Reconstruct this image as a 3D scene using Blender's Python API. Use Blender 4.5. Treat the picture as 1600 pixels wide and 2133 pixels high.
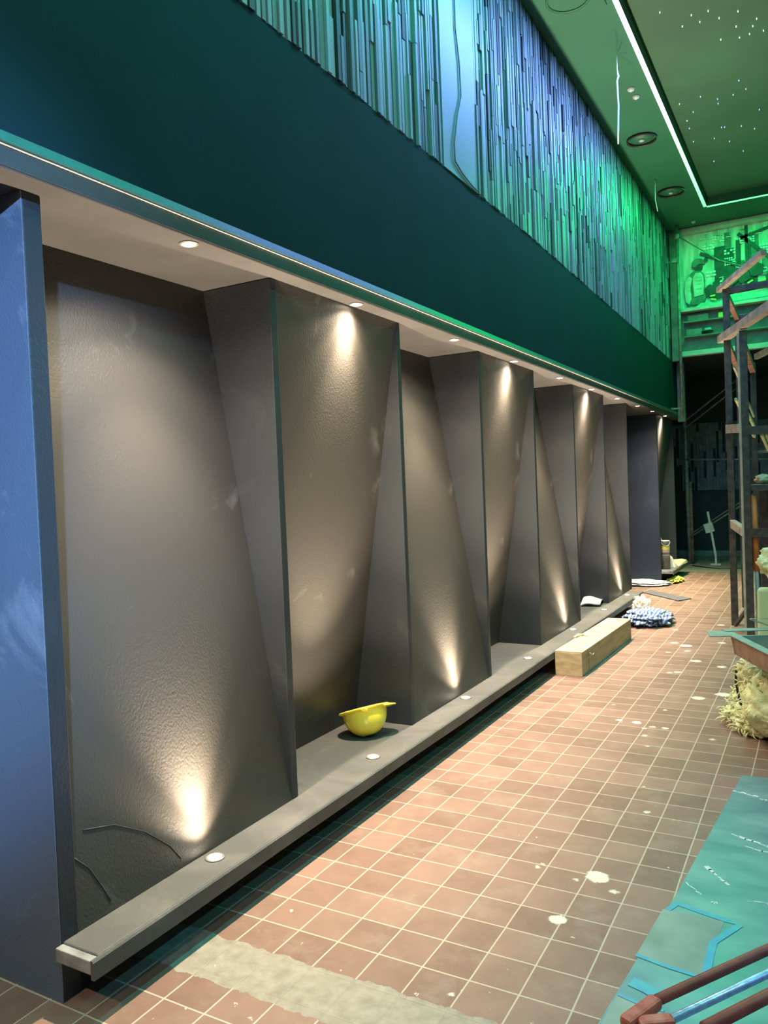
import bpy, bmesh, math, random
from mathutils import Vector, Matrix, noise
random.seed(7)
S = bpy.context.scene
for o in list(bpy.data.objects): bpy.data.objects.remove(o)
C = S.collection

# ------------------------------------------------------------------ camera
YAW, PITCH, ROLL, FPX, H = 0.5118736, -0.0286551, -0.0405744, 1622.57, 1.52119
def cam_axes():
    cy, sy = math.cos(YAW), math.sin(YAW)
    f = Vector((-sy*math.cos(PITCH), cy*math.cos(PITCH), math.sin(PITCH)))
    r = Vector((cy, sy, 0)); u = r.cross(f)
    return math.cos(ROLL)*r+math.sin(ROLL)*u, -math.sin(ROLL)*r+math.cos(ROLL)*u, f
cd = bpy.data.cameras.new('camera'); cam = bpy.data.objects.new('camera', cd); C.objects.link(cam)
r_, u_, f_ = cam_axes()
m = Matrix((r_, u_, -f_)).transposed().to_4x4(); m.translation = Vector((0, 0, H))
cam.matrix_world = m
cd.sensor_fit = 'HORIZONTAL'; cd.sensor_width = 36; cd.lens = FPX/1600*36; cd.clip_start = .05; cd.clip_end = 100
S.camera = cam
# ------------------------------------------------------------------ exposure, world
S.view_settings.view_transform = 'Standard'; S.view_settings.look = 'None'
S.view_settings.exposure = 0.0; S.view_settings.gamma = 1; S.view_settings.use_curve_mapping = False
S.cycles.use_denoising = True
S.cycles.max_bounces = 8; S.cycles.diffuse_bounces = 5; S.cycles.sample_clamp_indirect = 6
w = bpy.data.worlds.new('world'); S.world = w; w.use_nodes = True
w.node_tree.nodes['Background'].inputs[0].default_value = (.10, .14, .2, 1)
w.node_tree.nodes['Background'].inputs[1].default_value = .1
# light levels
DN_N, DN_M, DN_S, UP_N, UP_M, UP_S = 290, 150, 38, 500, 85, 8
LED_W = 18      # watts per metre of tape
TEAL_FILL = 2.6  # strength of the added teal fill strip
BLUE_FILL_W = 6300  # added blue spot for the near end column
FILL_W = 60
C_BLUE, C_GREEN, C_TEAL = (.20, .36, 1.0), (.0, 1.0, .20), (.0, .85, .62)
WARM = (1, .80, .58)

# ------------------------------------------------------------------ materials
def nt(name):
    mt = bpy.data.materials.new(name); mt.use_nodes = True
    return mt, mt.node_tree.nodes, mt.node_tree.links, mt.node_tree.nodes['Principled BSDF']
def mat(name, col, rough=.6, metal=0, var=.15, scale=8, bump=.1, bscale=60, col2=None, spec=.5, stretch=(1,1,1)):
    mt, N, L, B = nt(name)
    B.inputs['Roughness'].default_value = rough; B.inputs['Metallic'].default_value = metal
    B.inputs['Specular IOR Level'].default_value = spec
    tc = N.new('ShaderNodeTexCoord'); mp = N.new('ShaderNodeMapping'); mp.inputs['Scale'].default_value = stretch
    L.new(tc.outputs['Object'], mp.inputs[0])
    n = N.new('ShaderNodeTexNoise'); n.inputs['Scale'].default_value = scale; n.inputs['Detail'].default_value = 6
    L.new(mp.outputs[0], n.inputs['Vector'])
    r = N.new('ShaderNodeValToRGB')
    c2 = col2 or tuple(min(1, c*(1+var)) for c in col); c1 = tuple(c*(1-var) for c in col) if not col2 else col
    r.color_ramp.elements[0].position = .35; r.color_ramp.elements[1].position = .68
    r.color_ramp.elements[0].color = (*c1, 1); r.color_ramp.elements[1].color = (*c2, 1)
    L.new(n.outputs[0], r.inputs[0]); L.new(r.outputs[0], B.inputs['Base Color'])
    if bump:
        n2 = N.new('ShaderNodeTexNoise'); n2.inputs['Scale'].default_value = bscale; n2.inputs['Detail'].default_value = 4
        L.new(mp.outputs[0], n2.inputs['Vector'])
        b = N.new('ShaderNodeBump'); b.inputs['Strength'].default_value = bump; b.inputs['Distance'].default_value = .01
        L.new(n2.outputs[0], b.inputs['Height']); L.new(b.outputs[0], B.inputs['Normal'])
    return mt
def glow(name, col, st):
    mt, N, L, B = nt(name)
    B.inputs['Base Color'].default_value = (.8, .8, .8, 1)
    B.inputs['Emission Color'].default_value = (*col, 1); B.inputs['Emission Strength'].default_value = st
    return mt
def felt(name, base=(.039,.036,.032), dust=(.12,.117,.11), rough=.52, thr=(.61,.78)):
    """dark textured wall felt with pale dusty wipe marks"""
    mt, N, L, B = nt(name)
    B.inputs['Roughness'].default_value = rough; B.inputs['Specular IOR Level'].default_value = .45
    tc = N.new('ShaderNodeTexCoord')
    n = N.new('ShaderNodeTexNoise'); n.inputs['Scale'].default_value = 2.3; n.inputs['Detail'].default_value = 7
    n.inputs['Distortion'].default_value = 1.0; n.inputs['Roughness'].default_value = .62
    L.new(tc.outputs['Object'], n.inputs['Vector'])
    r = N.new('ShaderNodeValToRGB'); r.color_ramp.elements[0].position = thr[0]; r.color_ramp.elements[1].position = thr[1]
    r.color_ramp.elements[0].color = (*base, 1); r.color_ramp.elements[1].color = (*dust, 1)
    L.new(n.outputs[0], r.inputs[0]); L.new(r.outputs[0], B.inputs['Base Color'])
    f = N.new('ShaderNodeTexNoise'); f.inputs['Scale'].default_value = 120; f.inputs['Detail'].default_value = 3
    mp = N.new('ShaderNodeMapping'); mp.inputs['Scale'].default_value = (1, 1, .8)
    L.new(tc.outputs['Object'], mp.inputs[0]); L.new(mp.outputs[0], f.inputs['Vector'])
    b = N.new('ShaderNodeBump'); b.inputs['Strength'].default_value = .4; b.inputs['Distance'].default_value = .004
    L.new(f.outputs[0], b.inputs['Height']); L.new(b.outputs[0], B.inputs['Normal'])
    return mt

M = {}
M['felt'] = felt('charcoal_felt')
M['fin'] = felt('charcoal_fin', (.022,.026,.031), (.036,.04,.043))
M['endface'] = felt('end_blue_cast', (.085,.11,.15), (.24,.26,.31), .38, (.56,.80))  # near end face: part of its blue light sits in the base colour
M['endfar'] = felt('far_end_blue_cast', (.022,.030,.052), (.05,.06,.09), .45, (.56,.85))  # darker far copy, its blue light put into the base colour
M['ledge'] = felt('grey_ledge', (.075,.073,.068), (.14,.13,.12), .6, (.45,.75))
M['ledge_end'] = mat('scuffed_ledge_end', (.12,.12,.12), .5, col2=(.30,.29,.28), scale=14)
M['base'] = mat('black_base', (.02,.02,.02), .7)
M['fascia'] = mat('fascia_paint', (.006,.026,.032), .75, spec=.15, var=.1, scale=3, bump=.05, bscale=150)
M['soffit'] = mat('soffit_board', (.055,.052,.05), .8, var=.12, scale=5, bump=.1, bscale=120)
M['lip'] = mat('lip_paint', (.05,.055,.06), .45, var=.1)
M['strip'] = mat('trim_strip', (.035,.075,.075), .35, var=.1)
M['lit_edge'] = mat('painted_lit_edge', (.62,.58,.5), .5, var=.1)  # the lit lip edge, painted as a thin pale line
M['ceil'] = mat('ceiling_green_cast', (.012,.11,.055), .6, var=.06, scale=2, bump=.05)  # green cast of the light strips is put into the base colour
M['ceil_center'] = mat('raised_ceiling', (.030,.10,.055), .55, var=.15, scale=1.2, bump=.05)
M['slat1'] = mat('slat_pale', (.27,.30,.32), .4, var=.15, scale=12, stretch=(1,1,.1))
M['slat2'] = mat('slat_mid', (.13,.15,.16), .45, var=.15, scale=12, stretch=(1,1,.1))
M['slat3'] = mat('slat_dark', (.03,.035,.04), .5, var=.15, scale=12, stretch=(1,1,.1))
M['gap'] = mat('slat_backing', (.02,.02,.02), .8)
M['smooth'] = mat('smooth_panel', (.24,.30,.34), .35, var=.08, scale=3, bump=.03)
M['black'] = mat('black_plastic', (.015,.015,.015), .5)
M['steel'] = mat('dark_steel', (.035,.036,.038), .5, metal=.3, var=.4, scale=20, col2=(.09,.075,.06))
M['galv'] = mat('dusty_pipe', (.22,.22,.2), .55, metal=.3, var=.3, scale=18)
M['rust'] = mat('rusty_pipe', (.22,.10,.07), .7, var=.4, scale=25)
M['wood'] = mat('dusty_plank', (.26,.22,.16), .75, var=.3, scale=10, stretch=(1,1,1))
M['palesteel'] = mat('pale_steel_edge', (.40,.36,.25), .7, var=.2)  # pale tone for a post side, a plank top and some braces
M['yellowbar'] = mat('yellow_bar', (.60,.56,.30), .6, var=.15)
M['orange'] = mat('orange_plastic', (.85,.22,.06), .45, var=.12, scale=15)
M['wool'] = mat('yellow_glass_wool', (.62,.60,.30), .95, scale=14, col2=(.86,.83,.52), bump=1.0, bscale=45, spec=.1)
M['slab'] = mat('pale_green_board', (.55,.62,.34), .8, var=.1, scale=4)
M['tray_out'] = mat('brown_scratched_board', (.22,.13,.08), .6, scale=16, col2=(.34,.22,.15), bump=.15)
M['tray_in'] = mat('green_lit_flange', (.25,.32,.25), .7, var=.15, scale=9)  # green light on the trough rims is mixed into this colour
M['ply'] = mat('plywood_face', (.42,.31,.17), .7, scale=5, col2=(.58,.45,.27), stretch=(2,1,6), bump=.08)
M['ply_side'] = mat('plywood_side', (.34,.24,.13), .75, scale=6, col2=(.46,.34,.2), stretch=(1,.6,6), bump=.08)
M['glue'] = mat('dried_glue', (.66,.56,.36), .5)
M['yellow'] = mat('yellow_shell', (1.0,.80,.08), .28, var=.04, scale=6, bump=0)
M['hat_in'] = mat('hat_webbing', (.25,.22,.08), .6)
M['white'] = mat('white_paper', (.60,.58,.52), .7, var=.06, scale=10)
M['plastic'] = mat('white_plastic', (.56,.56,.60), .4, var=.08, scale=9, bump=.3, bscale=25)
M['yplastic'] = mat('yellow_plastic', (.80,.68,.12), .5, var=.2, scale=30, bump=.5, bscale=40)
M['board'] = mat('dark_offcut', (.10,.10,.115), .5, var=.15)
M['tin'] = mat('grey_tin', (.22,.20,.18), .45, metal=.3, var=.35, scale=12)
M['tinlabel'] = mat('yellow_label', (.52,.47,.10), .5, var=.15, scale=15)
M['tinpink'] = mat('pink_band', (.35,.24,.24), .5)
M['beige'] = mat('beige_offcut', (.62,.50,.34), .6, var=.15)
M['green_board'] = mat('teal_board', (.085,.20,.22), .30, scale=3.5, col2=(.17,.31,.32), bump=.06, bscale=12, stretch=(1,2.2,1))
M['greyteal'] = mat('worn_teal_patch', (.15,.22,.19), .5, scale=6, col2=(.23,.31,.27), bump=.05)
M['bluemark'] = mat('bright_blue_line', (.07,.24,.46), .35, scale=14, col2=(.07,.34,.38), bump=0)  # flat blue lines on the teal board
M['chalk'] = mat('white_scuff', (.50,.62,.60), .7, var=.2)
M['redbar'] = mat('red_oxide_steel', (.21,.045,.032), .45, var=.25, scale=18)
M['redjoint'] = mat('chipped_red_paint', (.42,.06,.035), .5, scale=30, col2=(.55,.16,.10))
M['bluebar'] = mat('bright_steel_bar', (.30,.50,.75), .3, metal=.5, var=.2, scale=40)
M['cable'] = mat('grey_cable', (.12,.13,.16), .5, var=.05)
M['whitecable'] = mat('white_cable', (.72,.74,.72), .5, var=.05)
M['muralbg'] = mat('mural_ground', (.34,.42,.36), .6, scale=2.4, col2=(.80,.85,.78), stretch=(5,1,.8), bump=0)
M['muralmid'] = mat('mural_mid', (.13,.18,.15), .6, var=.3, scale=12, bump=.1)
M['muraldark'] = mat('mural_dark', (.035,.06,.05), .6, var=.3, scale=12)
M['muralpale'] = mat('mural_pale', (.95,.97,.95), .5, var=.04)
M['murallime'] = mat('mural_lime', (.80,.85,.12), .5, var=.1)
M['muralgrey'] = mat('mural_grey', (.42,.50,.42), .6, scale=14, col2=(.62,.70,.6), bump=.2, bscale=30)
M['beam'] = mat('pale_beam', (.50,.52,.48), .6, var=.15, scale=8)
M['dimbeam'] = mat('dim_beam', (.18,.2,.18), .6, var=.2, scale=8)
M['backwall'] = mat('black_wall', (.022,.026,.026), .6, var=.2)
M['backslat'] = mat('teal_grey_slat', (.14,.16,.16), .5, var=.3, scale=10)
M['room'] = mat('dark_room_wall', (.09,.09,.09), .7)
M['warmlens'] = glow('warm_lens', (1, .86, .66), 60)
M['led_blue'] = glow('led_tape_blue', (.62, .78, 1.0), 2.2)
M['led_green'] = glow('led_tape_green', (.10, 1.0, .36), 1.6)
M['led_teal'] = glow('led_tape_teal', (.1, 1.0, .85), 1.6)
M['teal_fill'] = glow('teal_fill_glow', (.0, .85, .80), TEAL_FILL)
M['star_w'] = glow('star_pale', (.6, 1, .8), 2.2)
M['star_b'] = glow('star_blue', (.3, .4, 1), 2.2)
M['chrome'] = mat('downlight_ring', (.35,.33,.3), .4, metal=.6, bump=0)
M['dome'] = mat('pale_dome', (.32,.42,.36), .3, var=.03, bump=0)
M['rag_blue'] = None

def floor_material():
    mt, N, L, B = nt('quarry_tile_floor')
    tc = N.new('ShaderNodeTexCoord'); sx = N.new('ShaderNodeSeparateXYZ'); L.new(tc.outputs['Object'], sx.inputs[0])
    def mth(op, a, b=None, c=None, clamp=False):
        n = N.new('ShaderNodeMath'); n.operation = op; n.use_clamp = clamp
        for i, v in enumerate((a, b, c)):
            if v is None: continue
            if isinstance(v, (int, float)): n.inputs[i].default_value = v
            else: L.new(v, n.inputs[i])
        return n.outputs[0]
    def noi(scale, detail=4, vec=None, rough=.55):
        n = N.new('ShaderNodeTexNoise'); n.inputs['Scale'].default_value = scale; n.inputs['Detail'].default_value = detail
        n.inputs['Roughness'].default_value = rough; L.new(vec or tc.outputs['Object'], n.inputs['Vector']); return n.outputs[0]
    T = .16
    wob = mth('MULTIPLY', mth('SUBTRACT', noi(2.5, 2), .5), .006)
    u = mth('DIVIDE', mth('ADD', mth('SUBTRACT', sx.outputs[0], -1.7774), wob), T)
    v = mth('DIVIDE', mth('ADD', mth('SUBTRACT', sx.outputs[1], 2.1544), wob), T)
    def edge(a):
        f = mth('FRACT', mth('ADD', a, 100.0)); return mth('MINIMUM', f, mth('SUBTRACT', 1.0, f))
    e = mth('MINIMUM', edge(u), edge(v))
    grout = mth('SUBTRACT', 1.0, mth('SMOOTH_MIN', mth('DIVIDE', mth('SUBTRACT', e, .012), .012, None, True), 1.0, .0))
    # tile tone per tile
    cx = N.new('ShaderNodeCombineXYZ'); L.new(mth('FLOOR', u), cx.inputs[0]); L.new(mth('FLOOR', v), cx.inputs[1])
    wn = N.new('ShaderNodeTexWhiteNoise'); L.new(cx.outputs[0], wn.inputs['Vector'])
    tone = mth('ADD', mth('MULTIPLY', wn.outputs['Value'], .5), mth('MULTIPLY', noi(9, 6), .7))
    r = N.new('ShaderNodeValToRGB'); L.new(tone, r.inputs[0])
    r.color_ramp.elements[0].color = (.155, .084, .060, 1); r.color_ramp.elements[0].position = .25
    r.color_ramp.elements[1].color = (.250, .146, .108, 1); r.color_ramp.elements[1].position = .95
    def mix(fac, a, b):
        n = N.new('ShaderNodeMix'); n.data_type = 'RGBA'
        L.new(fac, n.inputs[0])
        for i, c in ((6, a), (7, b)):
            if isinstance(c, tuple): n.inputs[i].default_value = (*c, 1)
            else: L.new(c, n.inputs[i])
        return n.outputs[2]
    dust = mth('MULTIPLY', mth('SUBTRACT', noi(5, 8, None, .7), .52), 4.5, None, True)
    c = mix(mth('MULTIPLY', dust, .30), r.outputs[0], (.36, .31, .25))
    c = mix(mth('MULTIPLY', grout, .9), c, (.43, .37, .28))
    # mortar patch filling one tile row, and bare screed past the last row
    jag = mth('MULTIPLY', mth('SUBTRACT', noi(14, 5), .5), .07)
    y = mth('ADD', sx.outputs[1], jag)
    patch = mth('MULTIPLY', mth('GREATER_THAN', y, 1.80), mth('LESS_THAN', y, 2.01))
    screed = mth('GREATER_THAN', y, 13.35)
    mor = N.new('ShaderNodeValToRGB'); L.new(noi(22, 6), mor.inputs[0])
    mor.color_ramp.elements[0].color = (.19, .165, .13, 1); mor.color_ramp.elements[1].color = (.29, .26, .21, 1)
    mor.color_ramp.elements[0].position = .3; mor.color_ramp.elements[1].position = .7
    c = mix(mth('MAXIMUM', patch, screed), c, mor.outputs[0])
    # plaster splats
    SPL = [(-0.78,2.948,.06),(-0.831,2.6,.042),(-0.769,5.675,.06),(-0.622,5.822,.07),(-1.036,4.967,.04),(-1.144,4.979,.03),(-0.931,4.914,.025),(-0.858,4.913,.03),(-0.973,4.867,.02),(-0.941,4.73,.025),(-0.579,4.801,.025),(-0.925,5.304,.02),(-1.256,5.31,.02),(-1.095,7.423,.07),(-1.21,7.523,.05),(-1.008,6.387,.04),(-1.063,6.351,.03),(-0.931,6.822,.06),(-0.817,7.648,.05),(-1.051,7.199,.04),(-0.728,3.626,.022),(-0.892,4.537,.015),(-1.301,8.173,.04),(-0.92,8.565,.05),(-0.719,6.678,.05),(-1.194,7.089,.03),(-0.798,3.926,.015),(-0.85,2.896,.015),(-0.999,2.962,.014),(-1.013,2.93,.014),(-1.001,2.074,.02),(-0.699,2.868,.025)]
    dn = mth('MULTIPLY', mth('SUBTRACT', noi(30, 5, None, .7), .5), .06)
    acc = None
    for (a, b, rr) in SPL:
        vm = N.new('ShaderNodeVectorMath'); vm.operation = 'DISTANCE'; L.new(tc.outputs['Object'], vm.inputs[0]); vm.inputs[1].default_value = (a, b, 0)
        q = mth('SUBTRACT', rr*.8, vm.outputs['Value'])
        acc = q if acc is None else mth('MAXIMUM', acc, q)
    spl = mth('MULTIPLY', mth('ADD', acc, dn), 90, None, True)
    small = mth('MULTIPLY', mth('SUBTRACT', noi(26, 3), .715), 30, None, True)
    s = mth('MAXIMUM', spl, mth('MULTIPLY', small, .7))
    c = mix(mth('MULTIPLY', s, .9), c, (.66, .63, .50))
    L.new(c, B.inputs['Base Color'])
    B.inputs['Roughness'].default_value = .5
    rr = mth('ADD', mth('MULTIPLY', noi(6, 5), .3), .38); L.new(rr, B.inputs['Roughness'])
    hgt = mth('ADD', mth('MULTIPLY', grout, -.6), mth('ADD', mth('MULTIPLY', noi(60, 4), .25), mth('MULTIPLY', s, .5)))
    b = N.new('ShaderNodeBump'); b.inputs['Strength'].default_value = .35; b.inputs['Distance'].default_value = .006
    L.new(hgt, b.inputs['Height']); L.new(b.outputs[0], B.inputs['Normal'])
    return mt
def rag_material():
    mt, N, L, B = nt('striped_cloth')
    tc = N.new('ShaderNodeTexCoord'); wv = N.new('ShaderNodeTexWave'); wv.inputs['Scale'].default_value = 8; wv.inputs['Distortion'].default_value = 5
    wv.inputs['Detail'].default_value = 2; wv.inputs['Detail Scale'].default_value = 1.5
    L.new(tc.outputs['Object'], wv.inputs['Vector'])
    r = N.new('ShaderNodeValToRGB'); L.new(wv.outputs[0], r.inputs[0])
    r.color_ramp.elements[0].color = (.36, .38, .38, 1); r.color_ramp.elements[0].position = .5
    r.color_ramp.elements[1].color = (.05, .12, .38, 1); r.color_ramp.elements[1].position = .72
    L.new(r.outputs[0], B.inputs['Base Color']); B.inputs['Roughness'].default_value = .8
    return mt
M['floor'] = floor_material(); M['rag_blue'] = rag_material()
def clear_plastic():
    mt, N, L, B = nt('clear_film')
    B.inputs['Base Color'].default_value = (.85, .83, .78, 1); B.inputs['Roughness'].default_value = .2
    B.inputs['Alpha'].default_value = .38
    return mt
M['film'] = clear_plastic()

# ------------------------------------------------------------------ mesh helpers
class MB:
    def __init__(s): s.v = []; s.f = []; s.mi = []; s.m = 0
    def add(s, vs, fs):
        n = len(s.v); s.v += [tuple(v) for v in vs]; s.f += [tuple(i+n for i in f) for f in fs]; s.mi += [s.m]*len(fs); return s
    def box(s, a, b):
        x0, x1 = sorted((a[0], b[0])); y0, y1 = sorted((a[1], b[1])); z0, z1 = sorted((a[2], b[2]))
        vs = [(x, y, z) for z in (z0, z1) for y in (y0, y1) for x in (x0, x1)]
        return s.add(vs, [(0,2,3,1),(4,5,7,6),(0,1,5,4),(2,6,7,3),(0,4,6,2),(1,3,7,5)])
    def hexa(s, b4, t4):
        return s.add(list(b4)+list(t4), [(3,2,1,0),(4,5,6,7),(0,1,5,4),(1,2,6,5),(2,3,7,6),(3,0,4,7)])
    def bar(s, p, q, w, h=None, up=(0,0,1), roll=0):
        p, q = Vector(p), Vector(q); d = (q-p).normalized(); up = Vector(up)
        if abs(d.dot(up)) > .98: up = Vector((0, 1, 0))
        a = d.cross(up).normalized(); b = a.cross(d); h = w if h is None else h
        if roll: a, b = math.cos(roll)*a+math.sin(roll)*b, math.cos(roll)*b-math.sin(roll)*a
        o = [(-1,-1),(1,-1),(1,1),(-1,1)]
        return s.hexa([p+a*i*w/2+b*j*h/2 for i, j in o], [q+a*i*w/2+b*j*h/2 for i, j in o])
    def tube(s, pts, r, n=10, rs=None):
        pts = [Vector(p) for p in pts]; rings = []; prev = None
        for i, p in enumerate(pts):
            d = (pts[min(i+1, len(pts)-1)]-pts[max(i-1, 0)]).normalized()
            if prev is None:
                a = d.cross(Vector((0,0,1)));
                if a.length < .05: a = d.cross(Vector((0,1,0)))
            else: a = prev-d*prev.dot(d)
            a.normalize(); prev = a; b = d.cross(a); rr = rs[i] if rs else r
            rings.append([p+rr*(math.cos(t)*a+math.sin(t)*b) for t in [2*math.pi*k/n for k in range(n)]])
        vs = [v for rg in rings for v in rg]; fs = []
        for i in range(len(pts)-1):
            for k in range(n): fs.append((i*n+k, i*n+(k+1)%n, (i+1)*n+(k+1)%n, (i+1)*n+k))
        fs += [tuple(range(n))[::-1], tuple((len(pts)-1)*n+k for k in range(n))]
        return s.add(vs, fs)
    def ring(s, prof, c=(0,0,0), n=32):
        c = Vector(c); m_ = len(prof)
        vs = [Vector((r*math.cos(2*math.pi*k/n), r*math.sin(2*math.pi*k/n), z))+c for r, z in prof for k in range(n)]
        return s.add(vs, [(i*n+k, i*n+(k+1)%n, ((i+1)%m_)*n+(k+1)%n, ((i+1)%m_)*n+k) for i in range(m_) for k in range(n)])
    def lathe(s, prof, c=(0,0,0), n=32, mtx=None):
        vs = []; fs = []; c = Vector(c)
        for (r, z) in prof:
            for k in range(n):
                t = 2*math.pi*k/n; v = Vector((r*math.cos(t), r*math.sin(t), z))
                if mtx: v = mtx @ v
                vs.append(v+c)
        for i in range(len(prof)-1):
            for k in range(n): fs.append((i*n+k, i*n+(k+1)%n, (i+1)*n+(k+1)%n, (i+1)*n+k))
        if prof[0][0] > 1e-4: fs.append(tuple(range(n))[::-1])
        if prof[-1][0] > 1e-4: fs.append(tuple((len(prof)-1)*n+k for k in range(n)))
        return s.add(vs, fs)
    def prism(s, poly, ext):
        """extrude planar 3D polygon by vector ext"""
        e = Vector(ext); n = len(poly); a = [Vector(p) for p in poly]; vs = a+[p+e for p in a]
        return s.add(vs, [tuple(range(n))[::-1], tuple(range(n, 2*n))]+[(i, (i+1)%n, n+(i+1)%n, n+i) for i in range(n)])
    def build(s, name, mats, parent=None, loc=None, bevel=0, smooth=False, seg=2):
        org = Vector(loc) if loc else (parent_world(parent) if parent else Vector((0,0,0)))
        me = bpy.data.meshes.new(name); me.from_pydata([tuple(Vector(v)-org) for v in s.v], [], s.f)
        for mt in (mats if isinstance(mats, (list, tuple)) else [mats]): me.materials.append(mt)
        for p, i in zip(me.polygons, s.mi): p.material_index = i
        bm = bmesh.new(); bm.from_mesh(me); bmesh.ops.remove_doubles(bm, verts=bm.verts, dist=1e-6)
        bmesh.ops.recalc_face_normals(bm, faces=bm.faces); bm.to_mesh(me); bm.free()
        if smooth:
            for p in me.polygons: p.use_smooth = True
        o = bpy.data.objects.new(name, me); C.objects.link(o)
        if parent:
            o.parent = parent; o.location = org-parent_world(parent)
        else: o.location = org
        if bevel:
            b = o.modifiers.new('bevel', 'BEVEL'); b.width = bevel; b.segments = seg; b.limit_method = 'ANGLE'
            if hasattr(b, 'harden_normals'): b.harden_normals = False
        return o
def parent_world(o):
    l = Vector((0,0,0))
    while o: l += o.location; o = o.parent
    return l
def tag(o, label, cat, group=None, kind=None):
    if label: o['label'] = label
    if cat: o['category'] = cat
    if group: o['group'] = group
    if kind: o['kind'] = kind
    return o
def struct(o): o['kind'] = 'structure'; return o
def thing(name, label, cat, loc, group=None, kind=None):
    o = bpy.data.objects.new(name, None); C.objects.link(o); o.location = loc; o.empty_display_size = .1
    return tag(o, label, cat, group, kind)
def Bx(a, b): return MB().box(a, b)
def spot(name, loc, watts, angle, blend, col, parent=None, up=False, rad=.018):
    l = bpy.data.lights.new(name, 'SPOT'); l.energy = watts; l.spot_size = math.radians(angle); l.spot_blend = blend
    l.color = col; l.shadow_soft_size = rad
    o = bpy.data.objects.new(name, l); C.objects.link(o)
    if up: o.rotation_euler = (math.pi, 0, 0)
    o.location = Vector(loc)-(parent_world(parent) if parent else Vector()); o.parent = parent
    return o

# ------------------------------------------------------------------ room shell
XW, XF, ZS, ZL, ZC = -2.04, -1.944, 2.45, .185, 5.25
struct(Bx((-4, -3.6, -.1), (4.1, 16.3, 0)).build('floor', M['floor']))
cl = MB()
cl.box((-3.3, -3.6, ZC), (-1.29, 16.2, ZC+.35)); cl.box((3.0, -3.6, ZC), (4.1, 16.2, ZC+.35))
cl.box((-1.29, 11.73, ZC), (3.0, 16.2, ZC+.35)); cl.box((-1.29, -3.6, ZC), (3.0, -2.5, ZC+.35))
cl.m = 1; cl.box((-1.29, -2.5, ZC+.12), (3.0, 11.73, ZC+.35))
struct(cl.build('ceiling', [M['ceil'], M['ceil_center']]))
def ztop(y):   # lower edge of the slat cladding sags towards the far end
    return 3.455 if y < 6 else 3.455-.15*((y-6)/6.65)**1.0
wl = MB()
wl.box((-3.4, -3.6, 0), (-3.2, 16.2, ZS))                        # back of the niches
wl.box((-3.3, -3.6, ZS+.06), (-1.96, 12.65, ZC))                   # upper wall
struct(wl.build('wall_left', M['room']))
fa = MB()
ys = [-3.6]+[i*.5 for i in range(0, 25)]+[12.65]
for a, b in zip(ys[:-1], ys[1:]):
    fa.hexa([(-1.9599, a, 2.552), (XF, a, 2.552), (XF, b, 2.552), (-1.9599, b, 2.552)], [(-1.9599, a, ztop(a)), (XF, a, ztop(a)), (XF, b, ztop(b)), (-1.9599, b, ztop(b))])
fa.box((-1.9599, 12.65, 2.552), (XF, 13.35, 3.33))
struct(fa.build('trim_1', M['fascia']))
so = Bx((-3.2, -3.6, ZS), (-1.948, 13.3, ZS+.059)); struct(so.build('trim_2', M['soffit'], bevel=.006))
struct(Bx((-1.9475, -3.6, ZS+.008), (-1.9445, 13.3, ZS+.0625)).build('trim_3', M['lip']))
struct(Bx((-1.946, -3.6, ZS+.063), (-1.938, 13.3, ZS+.067)).build('trim_4', M['lit_edge']))
st_ = MB(); st_.hexa([(-1.952, -3.6, ZS+.068), (-1.928, -3.6, ZS+.068), (-1.928, 13.33, ZS+.068), (-1.952, 13.33, ZS+.068)], [(-1.9435, -3.6, ZS+.101), (-1.940, -3.6, ZS+.101), (-1.940, 13.33, ZS+.101), (-1.9435, 13.33, ZS+.101)])
struct(st_.build('trim_5', M['strip']))
struct(Bx((3.9, -3.6, 0), (4.1, 16.3, ZC)).build('wall_right', M['room']))
struct(Bx((-4, -3.8, 0), (4.1, -3.6, ZC)).build('wall_front', M['room']))
struct(Bx((-4, 16.1, 0), (4.1, 16.3, 3.5)).build('wall_back', M['backwall']))
struct(Bx((-3.2, 12.72, 3.33), (3.9, 16.1, 3.5)).build('trim_6', M['backwall']))         # low ceiling over the recess
struct(Bx((-3.2, 12.86, 3.5), (3.9, 13.0, ZC)).build('wall_above_recess', M['backwall']))
struct(Bx((-3.2, 15.9, 0), (3.9, 16.1, .11)).build('baseboard_back', M['dimbeam'], bevel=.01))

# slat cladding
def slat_panel(y0, y1, label, seed):
    rnd = random.Random(seed)
    t = thing('slat_cladding', label, 'wall cladding', (-1.95, (y0+y1)/2, 3.45), 'vertical slat panels on the upper wall')
    bk = MB()
    n = max(2, int((y1-y0)/.5)); yy = [y0+(y1-y0)*i/n for i in range(n+1)]
    for a, b in zip(yy[:-1], yy[1:]):
        bk.hexa([(-1.9599, a, ztop(a)+.001), (-1.955, a, ztop(a)+.001), (-1.955, b, ztop(b)+.001), (-1.9599, b, ztop(b)+.001)], [(-1.9599, a, ZC-.001), (-1.955, a, ZC-.001), (-1.955, b, ZC-.001), (-1.9599, b, ZC-.001)])
    bk.build('backing', M['gap'], t)
    sl = MB(); y = y0+.004
    while y < y1-.03:
        wd = rnd.choice((.018, .022, .026, .034)); z = ztop(y+wd)+.002
        z_top = ZC-.004
        while z < z_top-.05:
            ln = rnd.uniform(.12, .75); z2 = min(z+ln, z_top)
            sl.m = rnd.choices((0, 1, 2), (5, 3, 1.6))[0]
            dx = rnd.uniform(.006, .024); dw = rnd.uniform(-.003, .004)
            sl.box((-1.955, y, z), (-1.955+dx, y+wd+dw, z2-.004)); z = z2
        y += wd+rnd.choice((.008, .010, .016, .022))
    sl.build('slats', [M['slat1'], M['slat2'], M['slat3']], t)
    return t
slat_panel(-1.0, 4.36, 'narrow vertical slat cladding on upper wall, nearer stretch before the smooth pale strip', 3)
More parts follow.
